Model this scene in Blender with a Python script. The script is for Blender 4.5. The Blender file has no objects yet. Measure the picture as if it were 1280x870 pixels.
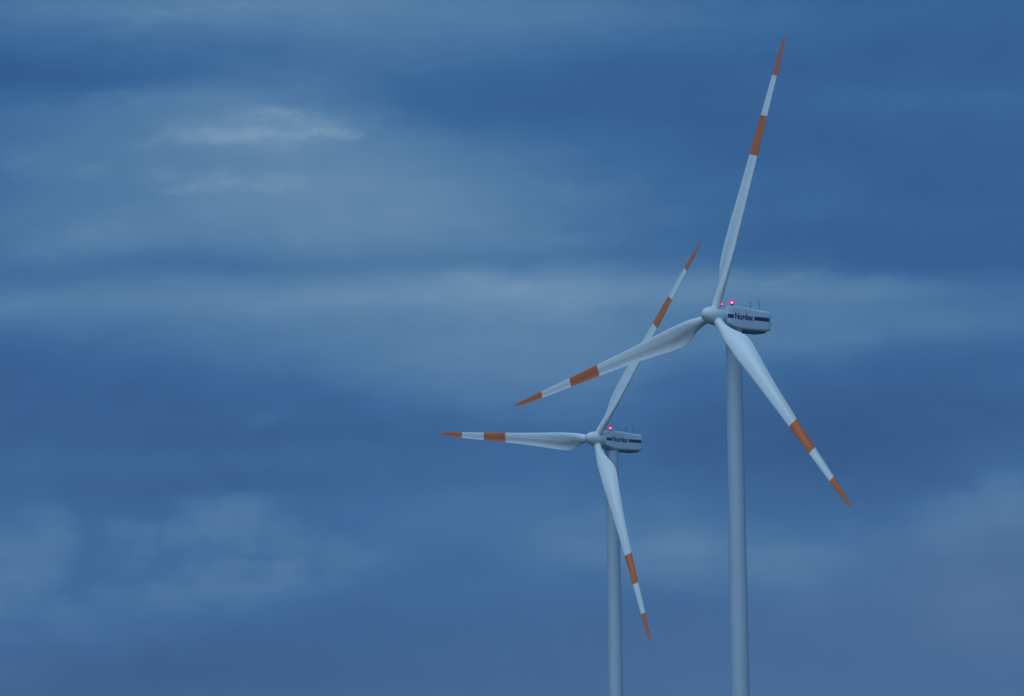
import bpy, bmesh, math
from mathutils import Matrix, Vector

scene = bpy.context.scene
COL = scene.collection
R = math.radians

# ---------------------------------------------------------------- helpers
def link(name, me, mats, parent=None, sharp=35):
    o = bpy.data.objects.new(name, me)
    for m in mats:
        me.materials.append(m)
    for p in me.polygons:
        p.use_smooth = True
    me.set_sharp_from_angle(angle=R(sharp))
    COL.objects.link(o)
    if parent:
        o.parent = parent
    return o

def from_bm(name, bm, mats, parent=None, sharp=35):
    bmesh.ops.recalc_face_normals(bm, faces=bm.faces)
    me = bpy.data.meshes.new(name)
    bm.to_mesh(me); bm.free()
    return link(name, me, mats, parent, sharp)

def loft(bm, rings, cap0=True, cap1=True, mat=None):
    """rings of equal length -> skin; mat(i) = material index of the band after ring i"""
    vs = [[bm.verts.new(p) for p in r] for r in rings]
    n = len(vs[0])
    for i in range(len(vs) - 1):
        for k in range(n):
            f = bm.faces.new((vs[i][k], vs[i][(k + 1) % n], vs[i + 1][(k + 1) % n], vs[i + 1][k]))
            if mat:
                f.material_index = mat(i)
    if cap0:
        bm.faces.new(vs[0][::-1])
    if cap1:
        f = bm.faces.new(vs[-1])
        if mat:
            f.material_index = mat(len(vs) - 2)

def circle(c, ax, r, n=24):
    """ring of radius r round centre c, normal ax"""
    ax = Vector(ax).normalized()
    u = ax.orthogonal().normalized(); v = ax.cross(u)
    return [Vector(c) + (u * math.cos(2 * math.pi * k / n) + v * math.sin(2 * math.pi * k / n)) * r for k in range(n)]

def lathe(bm, c, ax, prof, n=24):
    ax = Vector(ax).normalized()
    loft(bm, [circle(Vector(c) + ax * a, ax, max(r, .002), n) for a, r in prof])

def interp(tab, x):
    for (x0, y0), (x1, y1) in zip(tab, tab[1:]):
        if x <= x1:
            t = max(0, min(1, (x - x0) / (x1 - x0)))
            return y0 + (y1 - y0) * t
    return tab[-1][1]

def smooth_interp(tab, x):
    """Catmull-Rom through the table"""
    n = len(tab)
    for i in range(n - 1):
        if x <= tab[i + 1][0]:
            x0, y0 = tab[i]; x1, y1 = tab[i + 1]
            xm, ym = tab[i - 1] if i else (x0 - (x1 - x0), y0)
            xp, yp = tab[i + 2] if i + 2 < n else (x1 + (x1 - x0), y1)
            t = max(0, (x - x0) / (x1 - x0)); h = x1 - x0
            m0 = (y1 - ym) / (x1 - xm) * h; m1 = (yp - y0) / (xp - x0) * h
            return ((2*t**3 - 3*t*t + 1) * y0 + (t**3 - 2*t*t + t) * m0 + (-2*t**3 + 3*t*t) * y1 + (t**3 - t*t) * m1)
    return tab[-1][1]

# ---------------------------------------------------------------- materials
def paint(name, rgb, rough=.45, var=.10, scale=(1, 1, .12), coat=.0, spec=.5):
    """painted fibreglass / steel: base colour with faint weathering blotches and streaks"""
    m = bpy.data.materials.new(name); m.use_nodes = True
    nt = m.node_tree; N = nt.nodes; L = nt.links
    b = N['Principled BSDF']
    tc = N.new('ShaderNodeTexCoord'); mp = N.new('ShaderNodeMapping'); mp.inputs['Scale'].default_value = scale
    L.new(tc.outputs['Object'], mp.inputs['Vector'])
    n1 = N.new('ShaderNodeTexNoise'); n1.inputs['Scale'].default_value = 1.1; n1.inputs['Detail'].default_value = 5
    L.new(mp.outputs[0], n1.inputs['Vector'])
    rp = N.new('ShaderNodeValToRGB')
    rp.color_ramp.elements[0].position = .3; rp.color_ramp.elements[1].position = .65
    rp.color_ramp.elements[0].color = (*[c * (1 - var) for c in rgb], 1)
    rp.color_ramp.elements[1].color = (*rgb, 1)
    L.new(n1.outputs['Fac'], rp.inputs['Fac']); L.new(rp.outputs['Color'], b.inputs['Base Color'])
    mr = N.new('ShaderNodeMapRange'); mr.inputs['To Min'].default_value = rough - .08; mr.inputs['To Max'].default_value = rough + .1
    L.new(n1.outputs['Fac'], mr.inputs['Value']); L.new(mr.outputs[0], b.inputs['Roughness'])
    b.inputs['Specular IOR Level'].default_value = spec
    b.inputs['Coat Weight'].default_value = coat
    return m

BLADE_WHITE = paint('blade_white', (.80, .80, .78), .42, .08, (1, 1, .1))
BAND_RED = paint('band_red', (.74, .150, .008), .5, .18, (1, 1, .25))
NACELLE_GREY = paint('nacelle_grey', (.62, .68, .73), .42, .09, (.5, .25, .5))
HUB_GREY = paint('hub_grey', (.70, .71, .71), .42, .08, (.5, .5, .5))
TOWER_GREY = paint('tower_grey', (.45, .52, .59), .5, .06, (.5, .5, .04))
LETTER_BLUE = paint('letter_blue', (.004, .024, .115), .7, .15, (1, 1, 1), spec=.12)
DARK_STEEL = paint('dark_steel', (.06, .065, .07), .5, .2, (1, 1, 1))
SHADE_VENT_DARK = paint('shade_vent_dark', (.045, .048, .052), .7, .2, (1, 1, 1))  # near-black: painted shade for the nacelle underside, and the dark rear vent
CONCRETE = paint('concrete', (.32, .31, .29), .85, .25, (1, 1, 1))

def glow(name, rgb, s, through=0.):
    m = bpy.data.materials.new(name); m.use_nodes = True
    N = m.node_tree.nodes; L = m.node_tree.links
    N.remove(N['Principled BSDF'])
    e = N.new('ShaderNodeEmission'); e.inputs['Color'].default_value = (*rgb, 1); e.inputs['Strength'].default_value = s
    out = N['Material Output']
    if through:
        t = N.new('ShaderNodeBsdfTransparent'); t.inputs['Color'].default_value = (1, .55, .75, 1)
        mx = N.new('ShaderNodeMixShader'); mx.inputs[0].default_value = through
        L.new(e.outputs[0], mx.inputs[1]); L.new(t.outputs[0], mx.inputs[2]); L.new(mx.outputs[0], out.inputs['Surface'])
    else:
        L.new(e.outputs[0], out.inputs['Surface'])
    return m
LAMP_CORE = glow('lamp_core', (1., .24, .38), 7.0)
LAMP_LENS = glow('lamp_lens', (1., .045, .15), 0.75, .5)

# ---------------------------------------------------------------- the turbine
HUB_H = 96.1; OVER = 4.4; TILT = R(6.0); ROTOR_R = 45.0; PREBEND = -.13

CHORD = [(1.3, 1.46), (2.2, 1.46), (3.2, 1.66), (4.6, 2.28), (6.2, 3.05), (8.0, 3.50), (10, 3.45), (13, 3.08), (18, 2.52),
         (24, 2.02), (30, 1.62), (36, 1.26), (40, 1.00), (42.5, .76), (44, .48), (44.7, .26), (45, .10)]
THICK = [(1.3, 1.0), (2.2, 1.0), (3.2, .82), (4.6, .53), (6.2, .36), (8, .28), (12, .245), (18, .215), (28, .185), (45, .15)]
TWIST = [(1.3, 21), (6, 20), (9, 14), (13, 8), (18, 4.6), (24, 2.6), (32, 1.0), (40, 0), (45, -.5)]
PITCH = 3.0

def blade_mesh():
    """span +Z, leading edge +X, upwind -Y; red bands are material 1"""
    st = [1.3, 1.9, 2.3, 2.8, 3.3, 3.9, 4.5, 5.2, 6, 6.8, 7.6, 8.4, 9.3, 10.5, 12, 14, 16, 18, 20.5, 23]
    L = ROTOR_R
    band = [L - 19.25, L - 12.9, L - 6.45]
    st += [band[0], 28.5, 30.5, band[1], 34, 36.2, band[2], 40, 41.3, 42.5, 43.4, 44.1, 44.6, 44.85, 45]
    n = 40; rings = []
    for r in st:
        c = smooth_interp(CHORD, r); t = smooth_interp(THICK, r); b = R(smooth_interp(TWIST, r) + PITCH)
        w = max(0, min(1, (r - 2.3) / 5.5)); w = w * w * (3 - 2 * w)     # 0 = round root, 1 = airfoil
        pa = .5 + (.30 - .5) * w                                        # pitch axis along the chord
        ring = []
        for k in range(n):
            a = 2 * math.pi * k / n
            xc = .5 - .5 * math.cos(a)                                  # 0 at LE, 1 at TE
            sgn = 1 if a <= math.pi else -1                             # + suction side (downwind)
            yc_circ = .5 * math.sin(a)
            yt = 5 * (.2969 * math.sqrt(xc) - .126 * xc - .3516 * xc**2 + .2843 * xc**3 - .1030 * xc**4)
            camber = .035 * 4 * xc * (1 - xc) - (.02 * xc**3)
            # aft cusp of the pressure side
            cusp = .05 * math.sin(math.pi * max(0, (xc - .5) / .5)) if sgn < 0 else 0
            y_air = camber + sgn * yt * t + cusp * min(1, t / .25)
            y = yc_circ * t * (1 - w) + y_air * w
            X = (pa - xc) * c; Y = y * c
            # LE turned upwind by the twist
            x2 = X * math.cos(b) + Y * math.sin(b) * 1.0
            y2 = -X * math.sin(b) + Y * math.cos(b)
            ring.append((x2, y2 + PREBEND * ((r - 1.3) / (L - 1.3)) ** 2, r))
        rings.append(ring)
    def mat(i):
        r = (st[i] + st[i + 1]) / 2
        return 1 if band[0] < r < band[1] or r > band[2] else 0
    bm = bmesh.new(); loft(bm, rings, mat=mat)
    bmesh.ops.recalc_face_normals(bm, faces=bm.faces)
    me = bpy.data.meshes.new('blade'); bm.to_mesh(me); bm.free()
    return me

SECT = [  # y, ztop, zbot, half width, corner radius top, bottom
    (-2.85, 1.05, -.95, .95, .45, .45), (-2.72, 1.40, -1.15, 1.22, .45, .45), (-2.35, 1.66, -1.36, 1.40, .40, .40),
    (-1.6, 1.74, -1.62, 1.45, .50, .40), (-.8, 1.74, -1.83, 1.45, .52, .40), (.1, 1.72, -1.94, 1.45, .52, .40),
    (1.5, 1.64, -1.97, 1.45, .50, .40), (3.5, 1.54, -1.94, 1.45, .50, .40), (5.5, 1.43, -1.88, 1.45, .50, .40),
    (6.6, 1.38, -1.82, 1.44, .50, .42), (7.0, 1.32, -1.72, 1.38, .5, .44), (7.18, 1.12, -1.50, 1.20, .46, .44)]

def side_x(y):
    return interp([(s[0], s[3]) for s in SECT], y)

def nacelle_mesh():
    rings = []
    for y, zt, zb, hw, rt, rb in SECT:
        ring = []
        for cx, cz, r, a0 in ((hw - rt, zt - rt, rt, 0), (-hw + rt, zt - rt, rt, 90), (-hw + rb, zb + rb, rb, 180), (hw - rb, zb + rb, rb, 270)):
            for k in range(7):
                a = R(a0 + 15 * k)
                ring.append((cx + r * math.cos(a), y, cz + r * math.sin(a)))
        rings.append(ring)
    bm = bmesh.new(); loft(bm, rings)
    return bm

def box(bm, lo, hi, bev=.0):
    g = bmesh.ops.create_cube(bm, size=1)['verts']
    for v in g:
        v.co = Vector([(lo[i] + hi[i]) / 2 + v.co[i] * (hi[i] - lo[i]) for i in range(3)])
    if bev:
        es = {e for v in g for e in v.link_edges}
        bmesh.ops.bevel(bm, geom=list(es), offset=bev, segments=2, affect='EDGES')

def make_turbine(label):
    root = bpy.data.objects.new('wind_turbine', None); COL.objects.link(root)
    root.empty_display_size = 5
    root['label'] = label; root['category'] = 'wind turbine'; root['group'] = 'wind turbines against the dusk sky'

    # tower, in welded cans with a flange ring every 24 m
    bm = bmesh.new()
    rad = lambda z: 1.60 - .0037 * z
    prof = [(-.3, rad(0))]
    for z in range(0, 94, 2):
        prof.append((z, rad(z)))
        if z % 24 == 0 and z:
            prof += [(z + .02, rad(z) + .010), (z + .18, rad(z) + .010), (z + .2, rad(z))]
    prof += [(93.9, rad(93.9)), (94.05, rad(94) + .06), (94.35, rad(94) + .06)]
    lathe(bm, (0, 0, 0), (0, 0, 1), prof, 64)
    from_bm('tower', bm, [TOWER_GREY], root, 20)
    # concrete foundation collar at the foot
    bm = bmesh.new(); lathe(bm, (0, 0, 0), (0, 0, 1), [(-.5, 3.2), (.18, 3.2), (.25, 3.1), (.25, 1.7)], 48)
    from_bm('foundation', bm, [CONCRETE], root)
    # door with steps
    bm = bmesh.new(); box(bm, (-.45, -1.72, 1.3), (.45, -1.54, 3.5), .04)
    d = from_bm('door', bm, [DARK_STEEL], root)

    # nacelle
    NT = Matrix.Translation((0, 0, HUB_H)) @ Matrix.Rotation(R(-.7), 4, 'X')
    nac = from_bm('nacelle', nacelle_mesh(), [NACELLE_GREY], root, 40)
    nac.matrix_local = NT
    bm = bmesh.new(); lathe(bm, (0, 0, 0), (0, 0, 1), [(-2.05, 1.32), (-1.9, 1.32)], 40)
    from_bm('yaw_bearing', bm, [DARK_STEEL], nac)
    bm = bmesh.new(); box(bm, (-1.22, .7, -2.16), (1.22, 6.1, -1.80), .05)  # added dark box: shade under the nacelle put into its colour
    from_bm('belly_shade', bm, [SHADE_VENT_DARK], nac)
    bm = bmesh.new(); box(bm, (-.75, 1.0, 1.45), (.75, 3.2, 1.72), .06)
    from_bm('roof_hatch', bm, [NACELLE_GREY], nac)
    bm = bmesh.new()
    box(bm, (-.7, 7.10, -1.0), (.7, 7.23, .7), .03)
    from_bm('rear_vent', bm, [SHADE_VENT_DARK], nac)

    # dark blue stripes and the maker's lettering on the side of the nacelle
    for y0, y1 in ((-2.62, -1.38), (3.22, 6.75)):
        bm = bmesh.new(); n = 14; lo = []; hi = []
        for i in range(n + 1):
            y = y0 + (y1 - y0) * i / n; zc = -.028 - .0 * y
            x = side_x(y) + .007
            lo.append(bm.verts.new((x, y, zc - .31))); hi.append(bm.verts.new((x, y, zc + .31)))
        for i in range(n):
            bm.faces.new((lo[i], lo[i + 1], hi[i + 1], hi[i]))
        from_bm('stripe', bm, [LETTER_BLUE], nac)
    cu = bpy.data.curves.new('lettering', 'FONT'); cu.body = 'Nordex'; cu.size = 1.36; cu.align_x = 'LEFT'
    tmp = bpy.data.objects.new('lettering', cu); COL.objects.link(tmp)
    bpy.context.view_layer.update()
    me = bpy.data.meshes.new_from_object(tmp.evaluated_get(bpy.context.evaluated_depsgraph_get()))
    bpy.data.objects.remove(tmp)
    xs = [v.co.x for v in me.vertices]; x0, x1 = min(xs), max(xs)
    bm = bmesh.new()
    # the face is a bold one: overlapping sheets of each glyph, every sheet a millimetre above the last
    for q, (ox, oz) in enumerate(((0, 0), (.055, 0), (-.055, 0), (0, .045), (0, -.045), (.042, .035), (-.042, -.035), (-.042, .035), (.042, -.035))):
        vs = [bm.verts.new((1.45 + .006 + .001 * q, -1.12 + (v.co.x - x0) / (x1 - x0) * 4.02 + ox, v.co.y - .40 + oz)) for v in me.vertices]
        for p in me.polygons:
            bm.faces.new([vs[k] for k in p.vertices])
    bpy.data.meshes.remove(me)
    me = bpy.data.meshes.new('lettering'); bm.to_mesh(me); bm.free()
    link('lettering', me, [LETTER_BLUE], nac)

    # two red obstruction lights on the roof
    for sx in (1.07, -1.22):
        bm = bmesh.new(); lathe(bm, (sx, -1.44, 1.70), (0, 0, 1), [(0, .22), (.06, .22), (.08, .16), (.16, .16), (.18, .34), (.24, .34)], 20)
        ob = from_bm('warning_light', bm, [DARK_STEEL], nac)
        bm = bmesh.new(); lathe(bm, (sx, -1.44, 1.945), (0, 0, 1), [(0, .42), (.08, .46), (.3, .46), (.44, .38), (.53, .22), (.56, .05)], 24)
        from_bm('lens', bm, [LAMP_LENS], nac, 60)
        bm = bmesh.new(); bmesh.ops.create_uvsphere(bm, u_segments=16, v_segments=10, radius=.19, matrix=Matrix.Translation((sx, -1.44, 2.14)))
        from_bm('bulb', bm, [LAMP_CORE], nac, 60)
    # instrument masts
    for y, h in ((3.27, 1.05), (5.3, 1.45)):
        zr = interp([(s[0], s[1]) for s in SECT], y)
        bm = bmesh.new()
        lathe(bm, (.6, y, zr - .03), (0, 0, 1), [(0, .10), (.12, .10), (.14, .045), (h, .035)], 12)
        lathe(bm, (.6, y - .22, zr + h - .06), (0, 1, 0), [(0, .02), (.44, .02)], 8)
        lathe(bm, (.6, y - .2, zr + h - .05), (0, 0, 1), [(0, .02), (.08, .05), (.13, .05), (.16, .02)], 10)
        lathe(bm, (.6, y + .2, zr + h - .05), (0, 0, 1), [(0, .02), (.08, .05), (.13, .05), (.16, .02)], 10)
        from_bm('instrument_mast', bm, [DARK_STEEL], nac)

    # hub, tilted about the rotor centre
    HT = Matrix.Translation((0, -OVER, HUB_H)) @ Matrix.Rotation(-TILT, 4, 'X')
    bm = bmesh.new()
    prof = []
    for k in range(15):
        a = R(90 * k / 14)
        prof.append((-2.5 * math.cos(a) ** 1.2, 1.45 * math.sin(a) ** .9))
    prof += [(.7, 1.48), (1.15, 1.48), (1.27, 1.42), (1.3, 1.30), (1.7, 1.30)]
    lathe(bm, (0, 0, 0), (0, 1, 0), prof, 48)
    hub = from_bm('hub', bm, [HUB_GREY], root, 40)
    hub.matrix_local = HT
    return root, HT

BLADE = None
def add_blades(root, HT, azim):
    global BLADE
    for k in range(3):
        if BLADE is None:
            me = blade_mesh(); b = link('blade', me, [BLADE_WHITE, BAND_RED], root, 50); BLADE = b
        else:
            b = BLADE.copy(); COL.objects.link(b); b.parent = root
        b.matrix_local = HT @ Matrix.Rotation(azim + k * 2 * math.pi / 3, 4, 'Y')
        # root collar on the spinner
        if k < 3:
            c = COLLAR.copy() if COLLAR else None
            if c:
                COL.objects.link(c); c.parent = root
                c.matrix_local = b.matrix_local
COLLAR = None
def collar():
    bm = bmesh.new()
    prof = [(.4, 1.40), (.9, 1.30), (1.3, 1.15), (1.7, 1.02), (2.1, .95), (2.17, .92), (2.18, .80), (2.30, .79)]
    loft(bm, [circle((0, 0, a), (0, 0, 1), r, 32) for a, r in prof], mat=lambda i: 1 if i >= 5 else 0)
    return from_bm('blade_collar', bm, [HUB_GREY, DARK_STEEL], None, 40)

def make_copy(root, label):
    """the second machine: the same nacelle, tower and hub, copied part by part"""
    r = root.copy(); COL.objects.link(r); r['label'] = label
    for ch in list(root.children):
        if ch.name.startswith(('blade',)):
            continue
        c = ch.copy(); COL.objects.link(c); c.parent = r
        for g in list(ch.children):
            d = g.copy(); COL.objects.link(d); d.parent = c
    return r

near, HT = make_turbine('nearer and larger wind turbine, its upper blade reaching almost to the top of the sky')
far = make_copy(near, 'farther and smaller wind turbine, one blade pointing level to the left')
COLLAR = collar()
proto = COLLAR
add_blades(near, HT, .2775)
add_blades(far, HT, .6213)
bpy.data.objects.remove(proto)
near.location = (34.645, 898.10, 0); near.rotation_euler = (0, 0, -.80020)
far.location = (19.193, 1123.38, 0); far.rotation_euler = (0, 0, -.81162)

# ---------------------------------------------------------------- ground: a wide field
bm = bmesh.new()
bmesh.ops.create_grid(bm, x_segments=8, y_segments=8, size=6000)
g = bpy.data.materials.new('field_grass'); g.use_nodes = True
N = g.node_tree.nodes; L = g.node_tree.links
tc = N.new('ShaderNodeTexCoord')
n1 = N.new('ShaderNodeTexNoise'); n1.inputs['Scale'].default_value = .01; n1.inputs['Detail'].default_value = 8
n2 = N.new('ShaderNodeTexNoise'); n2.inputs['Scale'].default_value = 3.; n2.inputs['Detail'].default_value = 6
L.new(tc.outputs['Object'], n1.inputs['Vector']); L.new(tc.outputs['Object'], n2.inputs['Vector'])
mx = N.new('ShaderNodeMath'); mx.operation = 'ADD'; L.new(n1.outputs['Fac'], mx.inputs[0])
ms = N.new('ShaderNodeMath'); ms.operation = 'MULTIPLY'; ms.inputs[1].default_value = .5; L.new(n2.outputs['Fac'], ms.inputs[0]); L.new(ms.outputs[0], mx.inputs[1])
rp = N.new('ShaderNodeValToRGB'); rp.color_ramp.elements[0].position = .5; rp.color_ramp.elements[1].position = .95
rp.color_ramp.elements[0].color = (.022, .032, .020, 1); rp.color_ramp.elements[1].color = (.060, .068, .045, 1)
L.new(mx.outputs[0], rp.inputs['Fac']); L.new(rp.outputs[0], N['Principled BSDF'].inputs['Base Color'])
N['Principled BSDF'].inputs['Roughness'].default_value = .95
bp = N.new('ShaderNodeBump'); bp.inputs['Strength'].default_value = .6; bp.inputs['Distance'].default_value = .15
L.new(n2.outputs['Fac'], bp.inputs['Height']); L.new(bp.outputs[0], N['Principled BSDF'].inputs['Normal'])
gr = from_bm('ground', bm, [g]); gr['kind'] = 'structure'

# ---------------------------------------------------------------- evening haze
HAZE = 0.00009
if HAZE:
    bm = bmesh.new(); box(bm, (-6100, -6100, -1.0), (6100, 6100, 152))
    hm = bpy.data.materials.new('haze_air'); hm.use_nodes = True
    N = hm.node_tree.nodes; L = hm.node_tree.links; N.remove(N['Principled BSDF'])
    pv = N.new('ShaderNodeVolumePrincipled'); pv.inputs['Density'].default_value = HAZE
    pv.inputs['Color'].default_value = (.70, .84, 1.0, 1); pv.inputs['Anisotropy'].default_value = .0
    L.new(pv.outputs[0], N['Material Output'].inputs['Volume'])
    hz = from_bm('haze', bm, [hm]); hz['kind'] = 'stuff'

# ---------------------------------------------------------------- camera
F_PX = 7226.0; ROLL = .0142; PITCHC = math.atan((1160 - 435) / F_PX)
cam = bpy.data.cameras.new('camera'); co = bpy.data.objects.new('camera', cam); COL.objects.link(co)
cam.sensor_width = 36; cam.sensor_fit = 'HORIZONTAL'; cam.lens = F_PX / 1280 * 36
cam.clip_start = 1; cam.clip_end = 60000
fw = Vector((0, math.cos(PITCHC), math.sin(PITCHC))); rt = Vector((1, 0, 0)); up = rt.cross(fw)
ri = rt * math.cos(ROLL) - up * math.sin(ROLL); ui = up * math.cos(ROLL) + rt * math.sin(ROLL)
M = Matrix((ri, ui, -fw)).transposed().to_4x4(); M.translation = (0, 0, 1.7)
co.matrix_world = M
scene.camera = co

# ---------------------------------------------------------------- sky
SUN_EL, SUN_AZ = 48, 196       # azimuth clockwise from +Y: behind the camera, to its left
w = bpy.data.worlds.new('World'); scene.world = w; w.use_nodes = True
w.cycles.sampling_method = 'MANUAL'; w.cycles.sample_map_resolution = 256
nt = w.node_tree; N = nt.nodes; L = nt.links
bg = N['Background']
def val(x):
    n = N.new('ShaderNodeValue'); n.outputs[0].default_value = x; return n.outputs[0]
def math_(op, a, b=None, c=None, clamp=False):
    n = N.new('ShaderNodeMath'); n.operation = op; n.use_clamp = clamp
    for i, x in enumerate((a, b, c)):
        if x is None: continue
        if isinstance(x, (int, float)): n.inputs[i].default_value = x
        else: L.new(x, n.inputs[i])
    return n.outputs[0]
def vmath(op, a, b=None):
    n = N.new('ShaderNodeVectorMath'); n.operation = op
    for i, x in enumerate((a, b)):
        if x is None: continue
        if isinstance(x, (tuple, Vector)): n.inputs[i].default_value = x
        else: L.new(x, n.inputs[i])
    return n.outputs['Value'] if op in ('DOT_PRODUCT', 'LENGTH') else n.outputs['Vector']
def noise(vec, scale, detail, rough=.55, dist=0.):
    n = N.new('ShaderNodeTexNoise'); n.inputs['Scale'].default_value = scale; n.inputs['Detail'].default_value = detail
    n.inputs['Roughness'].default_value = rough; n.inputs['Distortion'].default_value = dist
    L.new(vec, n.inputs['Vector']); return n.outputs['Fac']
def noisec(vec, scale, detail):
    n = N.new('ShaderNodeTexNoise'); n.inputs['Scale'].default_value = scale; n.inputs['Detail'].default_value = detail
    L.new(vec, n.inputs['Vector']); return n.outputs['Color']
def maprange(x, a, b, c, d, smooth=True):
    n = N.new('ShaderNodeMapRange'); n.interpolation_type = 'SMOOTHSTEP' if smooth else 'LINEAR'
    L.new(x, n.inputs['Value'])
    for k, v in zip(('From Min', 'From Max', 'To Min', 'To Max'), (a, b, c, d)): n.inputs[k].default_value = v
    return n.outputs['Result']

tc = N.new('ShaderNodeTexCoord'); D = tc.outputs['Generated']      # view direction on the sky sphere
S = F_PX / 100.0                                                    # 1 unit = 0.79 degrees of sky
Pv = vmath('MULTIPLY', D, (S, S, S))
def sky_dir(px, py):
    d = (fw + ri * ((px - 640) / F_PX) + ui * ((435 - py) / F_PX)).normalized()
    return d
# wandering of every cloud edge
warp = vmath('SUBTRACT', noisec(vmath('MULTIPLY', Pv, (.55, .55, 1.3)), 1.0, 4), (.5, .5, .5))
Pw = vmath('ADD', Pv, vmath('MULTIPLY', warp, (2.6, .0, .5)))

def clouds(lst, P):
    """soft banks: sum of amp * exp(-q/2) round directions of the sky"""
    acc = 0.0
    for px, py, sx, sy, amp in lst:
        c = sky_dir(px, py) * S; k = Vector((100 / sx, 100 / 1500, 100 / sy))
        n = N.new('ShaderNodeVectorMath'); n.operation = 'MULTIPLY_ADD'
        L.new(P, n.inputs[0]); n.inputs[1].default_value = k; n.inputs[2].default_value = [-c[i] * k[i] for i in range(3)]
        q = vmath('DOT_PRODUCT', n.outputs[0], n.outputs[0])
        acc = math_('MULTIPLY_ADD', math_('POWER', math.exp(-.5), q), amp, acc)
    return acc
def total(lst):
    t = lst[0]
    for x in lst[1:]: t = math_('ADD', t, x)
    return t

CLOUDS = [  # position in the sky (as seen in the photo's frame), half widths, brightness
    # top edge
    (90, 5, 260, 36, .16), (340, 0, 120, 26, .10), (520, 25, 200, 40, .14), (740, 20, 150, 50, .10),
    (40, 85, 170, 24, -.12), (400, 80, 160, 26, .04), (600, 135, 90, 40, -.08), (790, 130, 120, 50, -.06),
    # pale wisps in the upper left
    (150, 125, 170, 24, .14), (330, 135, 120, 26, .10), (345, 166, 90, 18, .14), (200, 180, 180, 36, .06), (340, 222, 60, 14, .04),
    # broad veil left of centre
    (490, 205, 190, 50, .25), (560, 285, 190, 46, .18), (250, 215, 170, 36, .12), (50, 190, 70, 30, .08), (80, 300, 90, 24, .14), (300, 285, 260, 36, .16),
    # long band
    (250, 373, 420, 20, .20), (600, 355, 150, 20, .11), (520, 385, 210, 26, .12), (740, 350, 90, 18, .07), (30, 395, 120, 18, .07),
    (540, 435, 150, 34, .20), (290, 430, 120, 20, .12), (730, 430, 110, 60, .14), (600, 490, 120, 28, .10),
    (640, 322, 240, 9, -.07), (330, 335, 200, 8, -.04), (1080, 335, 200, 8, -.05), (100, 100, 150, 12, -.05),
    # right-hand bands
    (1050, 358, 170, 12, .14), (1140, 395, 190, 32, .20), (940, 350, 90, 18, .08), (970, 430, 100, 26, .12), (1180, 120, 110, 15, .10), (900, 30, 90, 30, .04),
    # dark blue gaps
    (120, 520, 230, 44, -.10), (450, 545, 200, 22, -.05), (60, 470, 120, 30, -.05), (230, 610, 220, 22, -.08),
    (1190, 210, 140, 70, -.07), (1240, 40, 130, 50, -.08), (1160, 540, 170, 66, -.14), (960, 580, 150, 50, -.10), (1180, 310, 150, 20, -.08), (860, 510, 60, 60, -.05),
    # lower sky
    (340, 580, 160, 14, .06), (760, 650, 230, 50, .06), (830, 680, 70, 20, .10), (1000, 700, 110, 30, .12), (1100, 770, 240, 70, -.01), (1255, 620, 60, 40, .06), (1220, 650, 90, 30, .05),
    (1240, 720, 90, 60, .10), (560, 740, 240, 90, -.02), (520, 640, 130, 50, .06),
    (20, 850, 170, 60, -.15), (330, 840, 220, 40, -.10), (600, 850, 300, 60, -.04), (10, 700, 60, 80, .05)
]
base = clouds(CLOUDS, Pw)
# torn scraps of higher cloud, frayed by a finer noise
fray = vmath('SUBTRACT', noisec(vmath('MULTIPLY', Pv, (1.5, 1.5, 3.4)), 1.0, 7), (.5, .5, .5))
Pf = vmath('ADD', Pv, vmath('MULTIPLY', fray, (1.7, .0, .62)))
scraps = clouds([(350, 160, 62, 12, .11), (410, 167, 36, 7, .07), (285, 173, 62, 7, .09), (225, 180, 30, 6, .08), (335, 146, 34, 7, .08),
                 (130, 118, 90, 5, .08), (245, 228, 30, 9, .10), (350, 224, 24, 8, .11), (105, 216, 24, 6, .08), (640, 352, 60, 8, .06), (1010, 350, 80, 5, .07), (330, 516, 26, 9, .08), (200, 20, 80, 8, .06)], Pf)
scraps = math_('MULTIPLY', scraps, maprange(noise(vmath('MULTIPLY', Pv, (2.2, 2.2, 6.0)), 1.0, 6, .6, .4),   .32, .66, .2, 1.6))
# heaped clouds low on the left and right: a ragged threshold over a rolling noise
roll = vmath('SUBTRACT', noisec(vmath('MULTIPLY', Pv, (1.25, 1.25, 1.6)), 1.0, 7), (.5, .5, .5))
Pb = vmath('ADD', Pv, vmath('MULTIPLY', roll, (.95, .0, .70)))
def puffs(lst):
    """heaps of cloud: a fairly firm top, a base that melts away; the nearer heap covers the farther one"""
    acc = 0.0
    for px, py, sx, s_up, s_dn, amp in lst:
        c = sky_dir(px, py) * S; k = Vector((100 / sx, 100 / 1500, 1.0))
        n = N.new('ShaderNodeVectorMath'); n.operation = 'MULTIPLY_ADD'
        L.new(Pb, n.inputs[0]); n.inputs[1].default_value = k; n.inputs[2].default_value = [-c[i] * k[i] for i in range(3)]
        sp = N.new('ShaderNodeSeparateXYZ'); L.new(n.outputs[0], sp.inputs[0])
        up_k, dn_k = 125 / s_up, 115 / s_dn
        z = math_('MULTIPLY_ADD', math_('ABSOLUTE', sp.outputs['Z']), (up_k - dn_k) / 2, math_('MULTIPLY', sp.outputs['Z'], (up_k + dn_k) / 2))
        q = math_('MULTIPLY_ADD', z, z, math_('MULTIPLY_ADD', sp.outputs['X'], sp.outputs['X'], math_('MULTIPLY', sp.outputs['Y'], sp.outputs['Y'])))
        g = math_('MULTIPLY', math_('POWER', math.exp(-.5), math_('POWER', q, 1.6)), amp)
        acc = math_('MAXIMUM', acc, g)
    return acc
lumps = noise(vmath('MULTIPLY', Pv, (1.6, 1.6, 2.4)), 1.0, 6, .58, .3)
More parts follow.
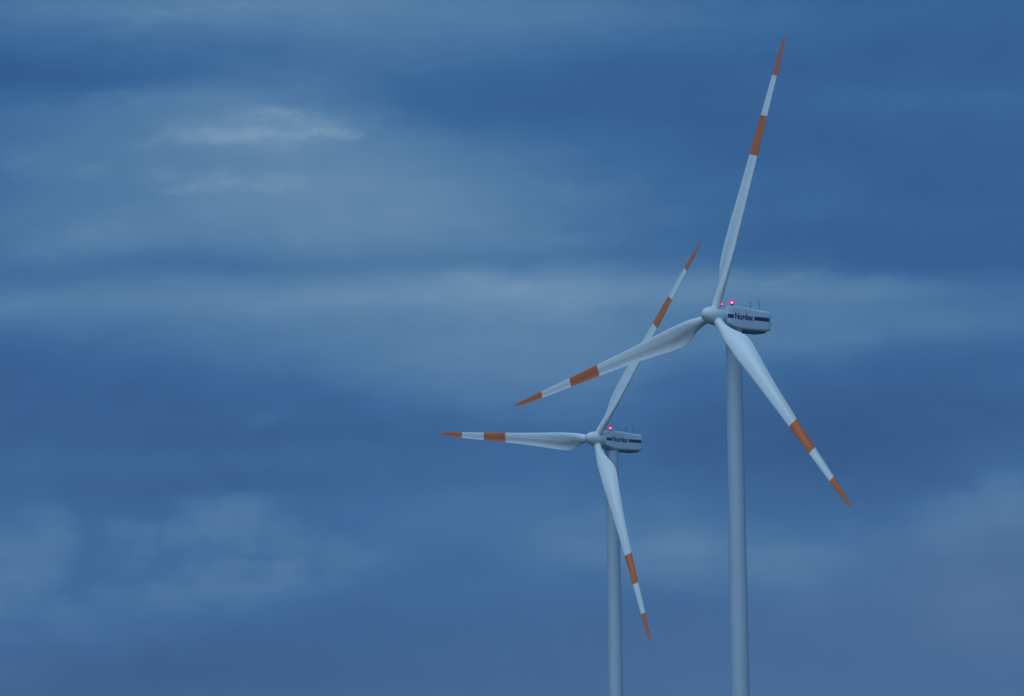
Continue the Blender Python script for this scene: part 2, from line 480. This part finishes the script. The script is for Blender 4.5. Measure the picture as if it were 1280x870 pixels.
billow = puffs([(60, 655, 36, 34, 70, .09), (20, 700, 50, 40, 80, .10), (165, 668, 34, 26, 50, .10), (285, 642, 52, 24, 46, .13), (225, 668, 40, 24, 40, .10),
                (350, 664, 36, 20, 40, .08), (300, 716, 74, 26, 52, .14), (195, 742, 66, 26, 60, .11), (100, 772, 70, 28, 60, .09), (20, 800, 50, 30, 60, .07), (435, 695, 44, 22, 44, .07),
                (1258, 608, 42, 34, 60, .10), (1190, 640, 44, 26, 60, .08), (835, 690, 64, 26, 54, .08), (720, 668, 60, 24, 50, .06), (985, 705, 60, 26, 60, .07), (1240, 745, 70, 34, 70, .06)])
billow = math_('MULTIPLY', billow, maprange(lumps, .3, .7, 1.05, 1.8))
# fine streaks drawn out along the horizon
streak = noise(vmath('ADD', vmath('MULTIPLY', Pv, (.28, .28, 1.9)), vmath('MULTIPLY', warp, (.4, .4, .4))), 1.0, 7, .55, .3)
streak = math_('MULTIPLY', math_('SUBTRACT', streak, .5), .15)
soft = noise(vmath('MULTIPLY', Pv, (.18, .18, .45)), 1.0, 4, .5)
soft = math_('MULTIPLY', math_('SUBTRACT', soft, .5), .22)
fine = noise(vmath('MULTIPLY', Pv, (1.6, 1.6, 3.2)), 1.0, 6, .6)
fine = math_('MULTIPLY', math_('SUBTRACT', fine, .5), .12)
sep = N.new('ShaderNodeSeparateXYZ'); L.new(D, sep.inputs[0])
lum = total([base, scraps, billow, streak, soft, fine, val(.22)])
ramp = N.new('ShaderNodeValToRGB'); L.new(lum, ramp.inputs['Fac'])
def lin(r, g, b):
    f = lambda c: (c / 255 / 12.92) if c <= 10.3 else ((c / 255 + .055) / 1.055) ** 2.4
    return (f(r), f(g), f(b), 1)
STOPS = [(0, (28, 72, 128)), (.25, (46, 97, 150)), (.5, (80, 123, 165)), (.75, (112, 146, 179)), (1, (136, 165, 190))]
cr = ramp.color_ramp
while len(cr.elements) < len(STOPS): cr.elements.new(.5)
for e, (p, c) in zip(cr.elements, STOPS): e.position = p; e.color = lin(*c)
# the last violet light low in the sky on the right and in the left corner
vi = clouds([(1150, 800, 260, 70, .36), (1270, 720, 100, 80, .3), (700, 850, 300, 50, .14), (20, 850, 150, 50, .16)], Pv)
vio = N.new('ShaderNodeMix'); vio.data_type = 'RGBA'
L.new(math_('MINIMUM', vi, .8), vio.inputs['Factor']); L.new(ramp.outputs[0], vio.inputs['A']); vio.inputs['B'].default_value = lin(74, 94, 140)
# overcast grows brighter towards the zenith, where the last daylight comes through
zen = maprange(sep.outputs['Z'], .18, .95, 1.0, 2.0)
cl = vmath('SCALE', vio.outputs['Result'])
sc_node = cl.node; L.new(zen, sc_node.inputs['Scale'])
nish = N.new('ShaderNodeTexSky'); nish.sky_type = 'NISHITA'; nish.sun_disc = False
nish.sun_elevation = R(SUN_EL); nish.sun_rotation = R(SUN_AZ); nish.air_density = 1.2; nish.dust_density = .6; nish.ozone_density = 2.
mixn = N.new('ShaderNodeMix'); mixn.data_type = 'RGBA'
gap = .06
mixn.inputs['Factor'].default_value = 1 - gap
SKY_STRENGTH = .05
L.new(nish.outputs[0], mixn.inputs['A'])
up_ = vmath('SCALE', cl); up_.node.inputs['Scale'].default_value = 1 / SKY_STRENGTH
L.new(up_, mixn.inputs['B'])
L.new(mixn.outputs['Result'], bg.inputs['Color']); bg.inputs['Strength'].default_value = SKY_STRENGTH

sun = bpy.data.lights.new('sun', 'SUN'); so = bpy.data.objects.new('sun', sun); COL.objects.link(so)
sun.energy = 1.75; sun.angle = R(72); sun.color = (.60, .84, .98)
sd = Vector((math.sin(R(SUN_AZ)) * math.cos(R(SUN_EL)), math.cos(R(SUN_AZ)) * math.cos(R(SUN_EL)), math.sin(R(SUN_EL))))
so.rotation_euler = sd.to_track_quat('Z', 'Y').to_euler()

# ---------------------------------------------------------------- render settings
v = scene.view_settings; v.view_transform = 'Standard'; v.look = 'None'; v.exposure = 0; v.gamma = 1; v.use_curve_mapping = False
scene.render.engine = 'CYCLES'
scene.cycles.volume_bounces = 1
scene.cycles.use_denoising = True
